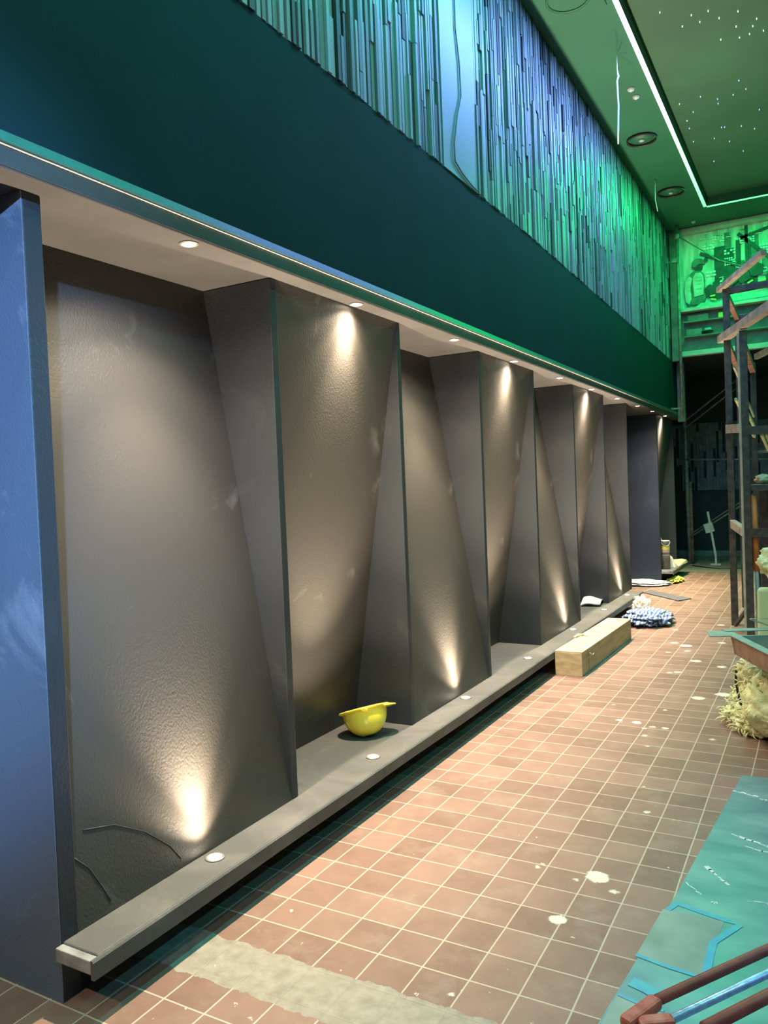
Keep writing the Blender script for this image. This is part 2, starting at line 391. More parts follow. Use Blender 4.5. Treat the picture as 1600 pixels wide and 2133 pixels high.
slat_panel(4.90, 12.62, 'long vertical slat cladding beyond smooth strip, lit blue then green', 5)
sp = MB(); sp.box((-1.9599, 4.365, 3.456), (-1.938, 4.895, ZC-.002))
tag(sp.build('smooth_wall_panel', M['smooth'], loc=(-1.95, 4.63, 3.456)), 'smooth pale panel between the two slatted stretches high on the wall', 'wall panel')
cb = MB(); pts = [(-1.932, a, b) for a, b in [(4.62, 5.24), (4.61, 4.9), (4.599, 4.558), (4.598, 4.381), (4.639, 4.193), (4.65, 3.988), (4.577, 3.839), (4.514, 3.639), (4.519, 3.538), (4.613, 3.50), (4.78, 3.47), (4.875, 3.462)]]
cb.tube(pts, .0045, 6)
tag(cb.build('wall_cable', M['cable'], smooth=True, loc=(-1.932, 4.62, 3.47)), 'thin dark cable snaking down the smooth pale wall panel', 'cable')

# ------------------------------------------------------------------ niche wall
FINS = [(1.52, 1.588), (2.712, 2.757), (3.852, 3.895), (5.038, 5.083), (6.192, 6.236), (7.374, 7.418), (8.552, 8.592), (9.70, 9.75)]
def end_column(y0, y1, label, xl):
    t = thing('end_column', label, 'column', ((XW+xl)/2, (y0+y1)/2, 0), 'plain end faces of the niche wall')
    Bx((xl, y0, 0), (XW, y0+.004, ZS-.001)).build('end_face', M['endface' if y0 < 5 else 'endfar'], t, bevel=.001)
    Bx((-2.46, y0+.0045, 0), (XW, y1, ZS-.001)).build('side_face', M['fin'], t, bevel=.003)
    return t
end_column(1.52, 1.588, 'tall dark end column at the near end of the niche wall, blue sheen', -3.18)
end_column(11.72, 11.79, 'far end column past the doorway gap, blue-lit front face', -3.18)
desc = {1: 'first niche from the camera, charcoal panel sloping back towards its top',
        2: 'second niche, charcoal panel above the yellow hard hat sloping back at its foot',
        3: 'third niche from camera, between the hard hat niche and the fourth',
        4: 'fourth niche, its deep floor showing just left of the wooden box',
        5: 'fifth niche, behind the far half of the wooden box',
        6: 'sixth niche, with the folded white paper on its ledge',
        7: 'seventh niche, last before the doorway gap',
        8: 'narrow farthest niche beyond the gap, paint tins at its foot'}
def bay(k, y0, y1, fin1, top_recess):
    t = thing('wall_niche', desc[k], 'wall niche', (XW, (y0+y1)/2, ZL), 'leaning panel niches along the left wall')
    xt, xb = (-2.415, XW-.001) if top_recess else (XW-.001, -2.415)
    p = MB(); z0, z1 = ZL+.001, ZS-.001; th = .018
    n = 12; vs = []; fs = []
    p.hexa([(xb-th, y0+.001, z0), (xb, y0+.001, z0), (xb, y1-.001, z0), (xb-th, y1-.001, z0)], [(xt-th, y0+.001, z1), (xt, y0+.001, z1), (xt, y1-.001, z1), (xt-th, y1-.001, z1)])
    p.build('leaning_panel', M['felt'], t)
    if k == 1:     # two long creases in the covering near the foot of the panel
        for pl in ([(1.60, .80), (1.66, .47), (1.78, .44), (1.90, .37), (2.0, .28), (2.04, .22)], [(1.595, .42), (1.66, .35), (1.70, .27), (1.72, .22)]):
            fx = lambda z: xb+(xt-xb)*(z-z0)/(z1-z0)+.0008
            MB().tube([(fx(b), a, b) for a, b in pl[1 if len(pl) > 5 else 0:]], .0022, 5).build('crease', M['felt'], t, smooth=True)
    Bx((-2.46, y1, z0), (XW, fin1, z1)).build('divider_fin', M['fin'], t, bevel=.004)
    return t
for k in range(1, 8):
    bay(k, FINS[k-1][1], FINS[k][0], FINS[k][1], k % 2 == 1)
bay(8, 11.79, 13.15, 13.2, False)
def ledge(y0, y1, label):
    t = thing('wall_ledge', label, 'ledge', (-2.2, (y0+y1)/2, 0), 'low ledges under the niches')
    Bx((-2.47, y0+.03, .138), (-1.885, y1, ZL)).build('ledge_top', M['ledge'], t, bevel=.008, seg=3)
    Bx((-2.04, y0+.001, .140), (-1.886, y0+.029, ZL-.003)).build('end_cap', M['ledge_end'], t, bevel=.003)
    pl = MB(); n = 40
    for i in range(n):      # front lip, slightly wavy lower edge
        a, b = y0+(y1-y0)*i/n, y0+(y1-y0)*(i+1)/n
        za = .127+.008*noise.noise(Vector((a*1.3, 2, 0))); zb = .127+.008*noise.noise(Vector((b*1.3, 2, 0)))
        pl.add([(-1.8845, a, za), (-1.8715, a, za), (-1.8715, a, ZL-.006), (-1.877, a, ZL), (-1.8845, a, ZL),
                (-1.8845, b, zb), (-1.8715, b, zb), (-1.8715, b, ZL-.006), (-1.877, b, ZL), (-1.8845, b, ZL)],
               [(0,1,6,5),(1,2,7,6),(2,3,8,7),(3,4,9,8),(4,0,5,9)]+([(4,3,2,1,0)] if i == 0 else [])+([(5,6,7,8,9)] if i == n-1 else []))
    pl.build('front_lip', M['ledge'], t)
    Bx((-2.47, max(y0+.09, y0), 0), (-2.05, y1-.02, .137)).build('recessed_base', M['base'], t)
    return t
ledge(1.50, 9.56, 'long low charcoal ledge running under the seven near niches')
ledge(11.76, 13.2, 'short far ledge beyond the gap, carrying the paint tins')
# far end of the recess's left side
struct(Bx((-2.6, 13.21, 0), (-2.5, 16.1, 3.33)).build('wall_recess', M['backwall']))

# downlights and uplights
TOPY = [2.18, 3.36, 4.55, 5.65, 6.83, 7.93, 9.07, 10.2, 11.19, 12.2]
BOTY = [2.15, 3.32, 4.49, 5.69, 6.94, 8.10, 9.20]
ordn = ['nearest', 'second', 'third', 'fourth', 'fifth', 'sixth', 'seventh', 'eighth', 'ninth', 'farthest']
def lamp(x, y, z, up, label, group):
    s = 1 if up else -1
    t = thing('ledge_uplight' if up else 'soffit_downlight', label, 'light', (x, y, z), group)
    MB().ring([(.024, s*.0005), (.037, s*.0005), (.036, s*.004), (.028, s*.006), (.024, s*.003)], (x, y, z), 24).build('trim_ring', M['chrome'], t, smooth=True)
    MB().lathe([(.0235, s*.0008), (.0235, s*.0045), (.014, s*.0065)], (x, y, z), 20).build('lens', M['warmlens'], t)
    if up:
        for nm, wt, an, bl in (('beam', UP_N, 72, 1), ('halo', UP_M, 118, .9), ('spill', UP_S, 135, 1)):
            spot(nm, (x, y, z+.012), wt, an, bl, WARM, t, True)
    else:
        for nm, wt, an, bl in (('beam', DN_N, 70, 1), ('halo', DN_M, 112, .9), ('spill', DN_S, 150, .7)):
            spot(nm, (x, y, z-.012), wt, an, bl, WARM, t)
    return t
for i, y in enumerate(TOPY):
    lamp(-1.998, y, ZS, False, '%s glowing round downlight in the soffit, counted from the camera' % ordn[i], 'downlights in the soffit')
lamp(-1.998, -.15, ZS, False, 'soffit downlight before the end column, outside the picture', 'downlights in the soffit')
for i, y in enumerate(BOTY):
    lamp(-1.985, y, ZL, True, '%s glowing round uplight in the ledge, counted from the camera' % (ordn[i] if i < 6 else 'seventh and last'), 'uplights in the ledge')

# ------------------------------------------------------------------ ceiling lights
def led(name, segs, label, gain=1.0):
    t = thing(name, label, 'led strip', segs[0][0])
    for (a, b, mm) in segs:
        q = MB(); (x0, y0, z0), (x1, y1, z1) = a, b
        if abs(x1-x0) < .01: q.box((x0-.02, y0, ZC-.008), (x0+.02, y1, ZC-.0005))
        else: q.box((x0, y0-.02, ZC-.008), (x1, y0+.02, ZC-.0005))
        q.build('tape', mm, t)
        ln_ = max(abs(x1-x0), abs(y1-y0)); l = bpy.data.lights.new('tape_light', 'AREA'); l.shape = 'RECTANGLE'
        l.size, l.size_y = (.04, ln_) if abs(x1-x0) < .01 else (ln_, .04)
        l.color = {'led_tape_blue': C_BLUE, 'led_tape_green': C_GREEN, 'led_tape_teal': C_TEAL}[mm.name]; l.energy = LED_W*ln_*gain*{'led_tape_blue': 1.65, 'led_tape_green': 1.3}.get(mm.name, 1)
        o = bpy.data.objects.new('tape_light', l); C.objects.link(o); o.parent = t
        o.location = Vector(((x0+x1)/2, (y0+y1)/2, ZC-.014))-parent_world(t)
    return t
led('led_strip', [((-1.311, -2.5, ZC), (-1.311, 5.2, ZC), M['led_teal']), ((-1.311, 5.201, ZC), (-1.311, 8.95, ZC), M['led_blue']), ((-1.311, 8.951, ZC), (-1.311, 11.73, ZC), M['led_green'])], 'long glowing ceiling light strip over the niche wall, white-blue turning green')
led('led_strip', [((-1.29, 11.752, ZC), (3.0, 11.752, ZC), M['led_green'])], 'green light strip crossing the ceiling in front of the mural')
led('led_strip', [((3.022, -2.5, ZC), (3.022, 1.5, ZC), M['led_blue']), ((3.022, 1.501, ZC), (3.022, 11.7, ZC), M['led_teal'])], 'light strip along the far right side of the ceiling, outside the picture')
STARS = [(-0.946,7.217),(-0.856,7.087),(-0.808,7.229),(-0.728,7.103),(-0.661,7.262),(-0.685,7.622),(-0.515,7.248),(-0.549,7.477),(-0.539,7.679),(-0.458,7.669),(-0.424,7.552),(-0.388,7.451),(-0.35,7.68),(-1.185,8.662),(-1.175,9.109),(-1.18,9.317),(-1.088,8.932),(-1.189,9.711),(-0.978,8.622),(-0.835,8.774),(-0.841,8.884),(-0.872,9.498),(-0.841,9.512),(-0.973,9.756),(-0.831,9.945),(-0.688,8.772),(-0.612,8.493),(-0.566,8.715),(-0.679,9.593),(-0.718,10.332),(-0.558,9.754),(-0.48,9.278),(-1.054,10.449),(-1.075,6.9)]
for i, (x, y) in enumerate(STARS):
    near = y < 8
    q = MB().lathe([(.001, 0), (.004, -.002), (.004, -.008), (.002, -.016)], (x, y, ZC+.12), 8)
    o = q.build('star_light', M['star_w'] if near else M['star_b'], loc=(x, y, ZC+.12))
    tag(o, 'tiny pale green star light in the nearer cluster on the raised ceiling' if near else 'tiny blue star light in the farther cluster on the raised ceiling', 'star light',
        'pale star lights, near cluster' if near else 'blue star lights, far cluster')
def ring(x, y, r, label):
    t = thing('ceiling_speaker', label, 'speaker', (x, y, ZC), 'round ceiling fittings beside the light strip')
    MB().ring([(r*.9, -.001), (r, -.001), (r, -.03), (r*.95, -.03), (r*.9, -.02)], (x, y, ZC), 32).build('rim', M['black'], t, smooth=True)
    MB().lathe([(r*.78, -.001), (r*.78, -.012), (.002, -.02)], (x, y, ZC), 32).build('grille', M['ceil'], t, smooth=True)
    MB().lathe([(.03, -.013), (.03, -.03), (.002, -.04)], (x, y-.01, ZC-.004), 16).build('center_cap', M['dome'], t, smooth=True)
ring(-1.63, 9.0, .16, 'round dark-rimmed ceiling fitting beside the colour change of the strip')
ring(-1.62, 10.85, .17, 'round dark ceiling fitting farther on, nearer the mural')
t = thing('ceiling_vent', 'square ceiling hatch with a round grille at the top edge of picture', 'vent', (-1.6, 6.15, ZC))
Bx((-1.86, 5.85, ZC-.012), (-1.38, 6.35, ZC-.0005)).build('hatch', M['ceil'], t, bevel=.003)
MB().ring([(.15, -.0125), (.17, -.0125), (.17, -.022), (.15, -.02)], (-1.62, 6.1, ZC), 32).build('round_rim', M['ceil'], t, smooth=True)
for x, y, l in [(-1.50, 7.81, 'small pale ceiling dome, nearer of the close pair'), (-1.488, 7.99, 'small pale ceiling dome, farther of the close pair'), (-1.54, 12.3, 'small pale ceiling dome in front of the mural corner')]:
    q = MB().lathe([(.035, -.0005), (.035, -.006), (.027, -.022), (.012, -.032), (.002, -.034)], (x, y, ZC), 20)
    tag(q.build('ceiling_dome', M['dome'], smooth=True, loc=(x, y, ZC)), l, 'ceiling fitting', 'small ceiling domes')
q = MB().tube([(-1.476, 7.119, 5.249), (-1.478, 7.119, 5.12), (-1.470, 7.119, 5.05), (-1.482, 7.119, 5.02), (-1.476, 7.12, 4.8), (-1.484, 7.119, 4.6), (-1.489, 7.119, 4.473)], .009, 8, [.002, .003, .010, .008, .008, .009, .006])
tag(q.build('hanging_cable', M['whitecable'], smooth=True, loc=(-1.476, 7.119, 5.249)), 'short white cable end hanging from the ceiling beside the light strip', 'cable')
q = MB().tube([(-1.72, 10.3, 5.249), (-1.725, 10.3, 5.0), (-1.70, 10.3, 4.85)], .004, 6)
tag(q.build('hanging_wire', M['whitecable'], smooth=True, loc=(-1.72, 10.3, 5.249)), 'thin wire hanging from the ceiling near the far slats', 'cable')
t = thing('teal_fill_strip', 'added teal fill strip along the far right wall, outside the picture', 'light', (3.85, 4, 3.4))  # invented strip that washes ceiling and fascia with teal
Bx((3.80, -2.5, 3.36), (3.90, 11.7, 3.42)).build('channel', M['chrome'], t)
Bx((3.782, -2.5, 3.37), (3.799, 11.7, 3.41)).build('diffuser', M['teal_fill'], t)
t = thing('blue_fill_spot', 'added blue fill spot hanging behind the viewpoint', 'light', (2.2, -2.4, 3.7))  # unseen spot put in to turn the near end column blue
MB().lathe([(.10, 0), (.16, .0), (.16, .22), (.08, .28)], (2.2, -2.4, 3.74), 24).build('housing', M['black'], t)
MB().tube([(2.2, -2.4, 4.02), (2.2, -2.4, 5.249)], .015, 8).build('hanger', M['black'], t)
l = bpy.data.lights.new('fill_spot_light', 'SPOT'); l.spot_size = math.radians(25); l.spot_blend = .9; l.shadow_soft_size = .06; l.energy = BLUE_FILL_W; l.color = (.30, .55, 1.0)
o = bpy.data.objects.new('fill_spot_light', l); C.objects.link(o); o.parent = t; o.location = (0, 0, 0)
o.rotation_euler = Vector((-5.0, 3.9, -2.2)).to_track_quat('-Z', 'Y').to_euler()
# added ceiling fill lamps that lift the floor, none of them seen
def fill_lamp(x, y, wts, col, label):
    t = thing('ceiling_fill', label, 'light', (x, y, ZC), 'added fill lamps out of view')
    MB().ring([(.10, 0), (.12, 0), (.12, -.03), (.10, -.03)], (x, y, ZC), 32).build('rim', M['chrome'], t)
    l = bpy.data.lights.new('glow', 'AREA'); l.shape = 'DISK'; l.size = .2; l.energy = wts; l.color = col
    o = bpy.data.objects.new('glow', l); C.objects.link(o); o.parent = t; o.location = (0, 0, -.035)
fill_lamp(.2, -.6, FILL_W, (1, .80, .76), 'added pinkish fill lamp above the viewpoint')
fill_lamp(1.2, 5.0, FILL_W*.5, (1, .92, .78), 'added round fill lamp over the middle of the aisle')

# ------------------------------------------------------------------ mural and far end
MY = 12.66
t = thing('wall_mural', 'green-lit mural of a helmeted figure before a city of towers', 'mural', (-.3, MY, 4.05))
Bx((-1.83, MY, 4.04), (2.9, MY+.05, 5.24)).build('panel', M['muralbg'], t)
def mp(x, z): return (x, MY-.001, z)
def poly(pts, th=.012, off=0): return [(x, MY-.0005-off, z) for x, z in pts], (0, -th, 0)
rnd = random.Random(11)
# city blocks, windows, circuits (right of the figure)
bd = MB(); wn = MB(); ln = MB(); dk = MB()
for i in range(40):
    x = -1.42+rnd.random()*2.9; wd = rnd.uniform(.06, .16); z0 = 4.25+rnd.random()*.25; z1 = z0+rnd.uniform(.25, .75); z1 = min(z1, 5.1)
    Bx((x, MY-.004-.0004*i, z0), (x+wd, MY-.0003, z1)).build('city_block', M['muralmid' if i % 2 else 'muraldark'], t)
for (x0, z0, nx, nz, s_) in [(-1.45, 4.90, 4, 2, .03), (-1.33, 4.98, 5, 3, .026), (-1.17, 4.78, 4, 2, .03), (-1.17, 4.62, 5, 4, .022), (-1.42, 4.5, 3, 2, .034), (-1.24, 4.35, 3, 3, .026), (-.95, 4.9, 6, 3, .024), (-.7, 4.7, 5, 4, .03), (-.3, 4.8, 7, 4, .028), (.2, 4.6, 6, 5, .03), (.9, 4.7, 8, 5, .03), (1.6, 4.6, 8, 5, .03)]:
    for a in range(nx):
        for b in range(nz):
            if rnd.random() < .85: wn.box((x0+a*s_*1.35, MY-.022, z0+b*s_*1.35), (x0+a*s_*1.35+s_, MY-.0165, z0+b*s_*1.35+s_*.8))
for i in range(150):   # fine circuit-like lines along the top and between blocks
    x = -1.5+rnd.random()*3.6; z = rnd.choice((5.0, 4.4))+rnd.random()*.18
    for k in range(3):
        if rnd.random() < .5: dx = rnd.choice((-.07, .07, .04)); ln.box((min(x, x+dx), MY-.024, z), (max(x, x+dx), MY-.0175, z+.009)); x += dx
        else: dz = rnd.choice((-.05, .05)); ln.box((x, MY-.024, min(z, z+dz)), (x+.006, MY-.0175, max(z, z+dz))); z += dz
# slanting girders
for (x0, z0, x1, z1, w_) in [(-.98, 5.05, -.55, 4.62, .05), (-.95, 4.98, -.45, 5.10, .04), (-1.5, 4.86, -.7, 4.45, .045), (-.87, 4.5, -.87, 5.15, .04)]:
    MB().bar((x0, MY-.02, z0), (x1, MY-.02, z1), w_, .018, up=(0, 1, 0)).build('dark_girder', M['muraldark'], t)
wn.build('window_pattern', M['muralpale'], t); ln.build('line_pattern', M['muralpale'], t)
# helmeted figure seen from behind its shoulder
hz = 4.70
fig = MB()
body = [(-1.70, 4.10), (-1.72, 4.30), (-1.70, 4.48), (-1.66, 4.56), (-1.60, 4.61), (-1.545, 4.625), (-1.50, 4.60), (-1.455, 4.545), (-1.44, 4.45), (-1.445, 4.32), (-1.43, 4.20), (-1.46, 4.10)]
p_, e_ = poly(body, .03); fig.prism(p_, e_); fig.build('jacket', M['muralmid'], t, bevel=.01)
v = MB(); p_, e_ = poly([(-1.60, 4.22), (-1.615, 4.50), (-1.575, 4.575), (-1.50, 4.575), (-1.462, 4.52), (-1.455, 4.36), (-1.47, 4.24)], .014, .031); v.prism(p_, e_)
for zz in (4.50, 4.45, 4.40, 4.33): v.box((-1.56, MY-.054, zz), (-1.49, MY-.0455, zz+.02))
v.build('vest', M['muralgrey'], t, bevel=.004)
v = MB(); p_, e_ = poly([(-1.72, 4.16), (-1.735, 4.34), (-1.71, 4.50), (-1.655, 4.54), (-1.62, 4.50), (-1.65, 4.36), (-1.635, 4.20), (-1.67, 4.12)], .02, .031); v.prism(p_, e_); v.build('sleeve', M['muralgrey'], t, bevel=.006)
v = MB(); p_, e_ = poly([(-1.575, 4.60), (-1.59, 4.68), (-1.50, 4.70), (-1.468, 4.67), (-1.475, 4.62), (-1.50, 4.60)], .03, 0); v.prism(p_, e_); v.build('head', M['muraldark'], t, bevel=.006)
v = MB(); arc = [(-1.53+.088*math.cos(a)*1.05, 4.70+.088*math.sin(a)) for a in [math.pi*k/12 for k in range(13)]]
p_, e_ = poly([(-1.435, 4.685)]+arc+[(-1.622, 4.66), (-1.58, 4.655), (-1.52, 4.70)], .04, 0); v.prism(p_, e_); v.build('helmet', M['muralmid'], t, bevel=.008)
# low scrub, second crouching dark figure, lime highlights
v = MB()
for cx, cz, r in [(-1.42, 4.75, .03), (-1.36, 4.28, .09), (-1.29, 4.36, .05), (-1.24, 4.22, .07), (-1.10, 4.40, .10), (-.92, 4.42, .09), (-.75, 4.50, .10), (-.5, 4.3, .14), (0, 4.3, .16), (.6, 4.35, .18)]:
    v.prism([(cx+r*math.cos(a)*(1+.14*math.sin(5*a+cx*9)), MY-.0262, cz+r*math.sin(a)*(1+.12*math.cos(3*a))) for a in [2*math.pi*k/22 for k in range(22)]], (0, -.012-.001*abs(cx), 0))
v.build('dark_foliage', M['muraldark'], t)
v = MB()
for x, z, a in [(-1.34, 4.20, .1), (-1.33, 4.15, -.2), (-.83, 4.32, .4), (-.78, 4.26, -.1), (-.70, 4.21, .3), (-.66, 4.33, 0)]:
    v.bar((x-.035, MY-.045, z-.03*a), (x+.035, MY-.045, z+.06*a), .022, .01, up=(0, 1, 0))
v.build('lime_dashes', M['murallime'], t)
v = MB(); p_, e_ = poly([(-1.60, 4.06), (-1.50, 4.12), (-1.35, 4.11), (-1.2, 4.06)], .01, .031); v.prism(p_, e_)
p_, e_ = poly([(-1.15, 4.08), (-1.12, 4.24), (-1.0, 4.30), (-.8, 4.28), (-.6, 4.22), (-.4, 4.1)], .01, .001); v.prism(p_, e_); v.build('pale_ground', M['muralgrey'], t)
for z0, z1, d, mm, lab in [(5.165, 5.245, .10, 'beam', 'pale beam along the top of the mural'), (4.0, 4.045, .16, 'beam', 'pale sill under the mural'), (3.34, 3.415, .12, 'beam', 'bright lowest beam above the dark recess')]:
    tag(Bx((-1.80, MY-d, z0), (2.9, MY-.0005, z1)).build('cross_beam', M[mm], loc=(.3, MY, z0), bevel=.005), lab, 'beam', 'horizontal beams at the mural end')
struct(Bx((-1.83, MY+.0005, 3.42), (2.9, MY+.055, 3.999)).build('trim_7', M['dimbeam']))
struct(Bx((-1.935, 12.62, 3.30), (-1.80, 12.72, ZC-.002)).build('trim_8', M['dimbeam']))
struct(Bx((-1.935, 13.0, 2.40), (-1.83, 13.1, 3.32)).build('trim_9', M['dimbeam']))
# things stored on the shelf strip below the mural
for i, (x, w_, z, hh, mm, lab) in enumerate([(-1.70, .30, 3.86, .09, 'dimbeam', 'long dim carton below the mural sill, upper one at left'), (-1.72, .22, 3.64, .10, 'dimbeam', 'dim carton on the lowest shelf below the mural'), (-1.46, .09, 3.70, .035, 'beam', 'small pale oval container below the mural'), (-1.27, .07, 3.86, .08, 'murallime', 'lime-coloured packet under the mural sill')]):
    tag(Bx((x, MY-.09, z), (x+w_, MY-.003, z+hh)).build('stored_box', M[mm], loc=(x+w_/2, MY, z), bevel=.012), lab, 'box')
struct(Bx((-1.75, MY-.115, 3.625), (2.9, MY-.001, 3.64)).build('trim_10', M['dimbeam'])); struct(Bx((-1.75, MY-.115, 3.84), (2.9, MY-.001, 3.86)).build('trim_11', M['dimbeam']))
struct(Bx((-1.50, MY-.115, 3.693), (-1.35, MY-.001, 3.70)).build('trim_12', M['dimbeam']))
# slat panel on the recess back wall
t = thing('slat_cladding', 'dark teal slatted panel on the back wall of the recess', 'wall cladding', (0, 16.09, 1.26))
Bx((-2.5, 16.07, 1.26), (3.8, 16.099, 2.545)).build('backing', M['backslat'], t)
sl = MB(); x = -2.49
while x < 3.7:
    z = 1.26
    while z < 2.5:
        l_ = rnd.uniform(.12, .6); z2 = min(z+l_, 2.54); sl.m = rnd.choices((0, 1), (5, 2))[0]
        sl.box((x, 16.069-(.02 if sl.m == 0 else .004), z), (x+.045, 16.071, z2-.005)); z = z2
    x += rnd.choice((.05, .06))
sl.build('slats', [M['backslat'], M['gap']], t)

# pipe standing at the mural corner and the pipe scaffold in the recess
q = MB(); q.tube([(-1.775, 12.33, 2.42), (-1.775, 12.33, 5.245)], .022, 12)
t = thing('upright_pipe', 'upright pipe in front of the mural, clamped at the fascia end', 'pipe', (-1.775, 12.33, 2.42))
q.build('pipe', M['galv'], t, smooth=True)
MB().lathe([(.03, -.04), (.042, -.03), (.042, .03), (.03, .04)], (-1.775, 12.33, 5.08), 12).build('clamp', M['galv'], t, smooth=True)
q = MB(); q.box((-1.86, 12.30, 4.70), (-1.76, 12.36, 4.76)); q.tube([(-1.93, 12.33, 4.72), (-1.76, 12.33, 4.73)], .018, 8); q.build('coupler', M['galv'], t)
q = MB(); q.tube([(-1.775, 12.33, 2.55), (-1.90, 12.33, 2.55), (-1.93, 12.34, 2.56)], .015, 8); q.build('wall_bracket', M['galv'], t)
q = MB().tube([(-1.735, 12.27, 5.05), (-1.2, 12.30, 4.62), (-.8, 12.30, 4.45)], .008, 6)
tag(q.build('tie_rope', M['galv'], smooth=True, loc=(-1.775, 12.3, 5.07)), 'thin rope slanting down across the mural from the upright pipe', 'rope')
t = thing('pipe_scaffold', 'slim pipe scaffold with crossed braces inside the dark recess', 'scaffold', (-1.4, 14.5, 0))
for (a, b, r, mm, n_) in [((-2.03, 14.5, 0), (-2.06, 14.5, 3.3), .035, 'galv', 'post'), ((-1.985, 14.52, .02), (-1.99, 14.52, 1.45), .028, 'rust', 'post'), ((-.45, 14.5, 0), (-.45, 14.5, 3.3), .035, 'galv', 'post'),
        ((-2.05, 14.46, 2.50), (-1.0, 14.46, 3.28), .016, 'galv', 'brace'), ((-2.05, 14.54, 2.39), (-1.0, 14.54, 3.16), .016, 'galv', 'brace'), ((-2.04, 14.46, 1.83), (-.45, 14.46, 1.76), .016, 'galv', 'rail'),
        ((-2.0, 14.46, .48), (-.45, 14.46, 1.48), .016, 'galv', 'brace'), ((-2.0, 14.54, .53), (-.45, 14.54, 1.56), .012, 'dimbeam', 'brace')]:
    MB().tube([a, b], r, 10).build(n_, M[mm], t, smooth=True)
t = thing('jack_prop', 'small pale jack prop leaning on the low brace in the recess', 'prop', (-1.62, 14.3, 0))
MB().bar((-1.60, 14.42, .16), (-1.70, 14.36, .92), .035).build('rod', M['beam'], t)
MB().bar((-1.76, 14.39, .62), (-1.62, 14.38, .66), .03, .16).build('collar', M['beam'], t)
MB().box((-1.68, 14.36, 0), (-1.52, 14.50, .02)).bar((-1.60, 14.43, .02), (-1.6, 14.42, .17), .03).build('foot', M['beam'], t)
q = MB().tube([(-1.95, 14.2, .006), (-1.7, 13.9, .008), (-1.45, 13.75, .006), (-1.2, 13.85, .008), (-.9, 13.8, .006), (-.6, 13.9, .006)], .010, 6)
tag(q.build('floor_cord', M['black'], smooth=True, loc=(-1.4, 13.9, 0)), 'dark cord lying across the bare screed before the recess', 'cord')

# ------------------------------------------------------------------ steel frame at the right edge
t = thing('steel_frame_tower', 'tall dark steel frame tower with plank rails at the right edge', 'scaffold', (-.4, 8.7, 0))
def tb(n_, a, b, w_, mm, h_=None, **k): return MB().bar(a, b, w_, h_, **k).build(n_, M[mm], t, bevel=.002)
for x, y, z, w_ in [(-.79, 8.60, 3.40, .062), (-.79, 9.80, 3.33, .055), (-.60, 8.0, 2.86, .062), (-.60, 9.15, 2.70, .055), (.35, 8.0, 2.86, .06), (.35, 9.8, 3.33, .06)]:
    tb('post', (x, y, 0), (x, y, z), w_, 'steel')
tb('edge_strip', (-.642, 7.99, 0), (-.642, 7.99, 2.84), .022, 'palesteel')
tb('rail', (-.80, 8.60, 3.37), (.36, 8.52, 3.40), .06, 'steel'); tb('rail', (-.79, 9.80, 3.31), (.36, 9.72, 3.34), .055, 'steel')
tb('side_rail', (-.79, 8.63, 3.34), (-.79, 9.80, 3.31), .05, 'rust'); tb('side_rail', (-.60, 8.03, 2.72), (-.60, 9.15, 2.62), .055, 'rust'); tb('side_rail', (-.79, 8.63, 2.86), (-.79, 9.8, 2.70), .05, 'rust')
tb('plank_rail', (-.87, 8.72, 3.42), (-.38, 7.42, 3.40), .05, 'wood', .05); tb('plank_rail', (-.86, 8.74, 2.92), (-.20, 6.85, 2.90), .075, 'wood', .075)
tb('plank_rail', (-.50, 8.1, 2.62), (-.20, 7.3, 2.62), .04, 'wood', .05)
tb('cross_bar', (-.57, 8.0, 1.93), (.35, 8.0, 1.93), .075, 'steel'); tb('cross_bar', (-.57, 8.0, .98), (.35, 8.0, .98), .08, 'steel')
tb('plank_end', (-.80, 8.55, 1.99), (-.63, 8.02, 1.96), .05, 'wood', .085); tb('plank_end', (-.79, 8.6, 1.03), (-.62, 8.02, .97), .05, 'wood', .07)
tb('pale_top', (-.79, 8.6, 1.072), (-.62, 8.02, 1.012), .05, 'palesteel', .012)  # pale strip along the plank's upper edge
for (a, b, mm, w_) in [((-.74, 8.63, 2.62), (-.74, 9.8, 2.50), 'palesteel', .022), ((-.73, 8.63, 2.29), (-.73, 9.6, 2.19), 'yellowbar', .026), ((-.60, 8.05, 2.26), (-.60, 9.15, 2.13), 'palesteel', .02), ((-.60, 8.05, 2.14), (-.60, 9.15, 2.02), 'yellowbar', .026), ((-.60, 8.05, 2.01), (-.60, 9.15, 1.92), 'yellowbar', .026), ((-.47, 8.05, 1.89), (-.47, 9.1, 1.77), 'yellowbar', .024), ((-.43, 8.05, 1.89), (-.43, 9.1, 1.77), 'palesteel', .024)]:
    tb('diagonal_brace', a, b, w_, mm)
tb('low_rail', (-.60, 8.0, 1.40), (.35, 8.0, 1.40), .05, 'steel'); tb('low_rail', (-.60, 9.15, 1.76), (.35, 9.15, 1.75), .03, 'galv'); tb('low_rail', (-.60, 9.15, 1.4), (-.79, 9.8, 1.38), .02, 'beam')
tb('shelf_board', (-.58, 8.25, 1.40), (.35, 8.25, 1.40), .5, 'wood', .055)
tb('rear_post', (-.50, 8.62, 0), (-.50, 8.62, 1.36), .07, 'steel'); tb('knee_brace', (-.76, 8.3, .05), (-.60, 8.0, .30), .03, 'steel')
q = MB(); q.tube([(-.545, 8.05, .62), (-.55, 8.04, 1.0), (-.56, 8.05, 1.33)], .036, 12, [.030, .034, .036])
t2 = thing('orange_tube', 'orange plastic tube standing inside the steel frame on a pale stub', 'tube', (-.54, 8.1, 0))
q.build('orange_sleeve', M['orange'], t2, smooth=True)
MB().tube([(-.535, 8.05, 0), (-.545, 8.05, .62)], .02, 8).build('pale_stub', M['beam'], t2)
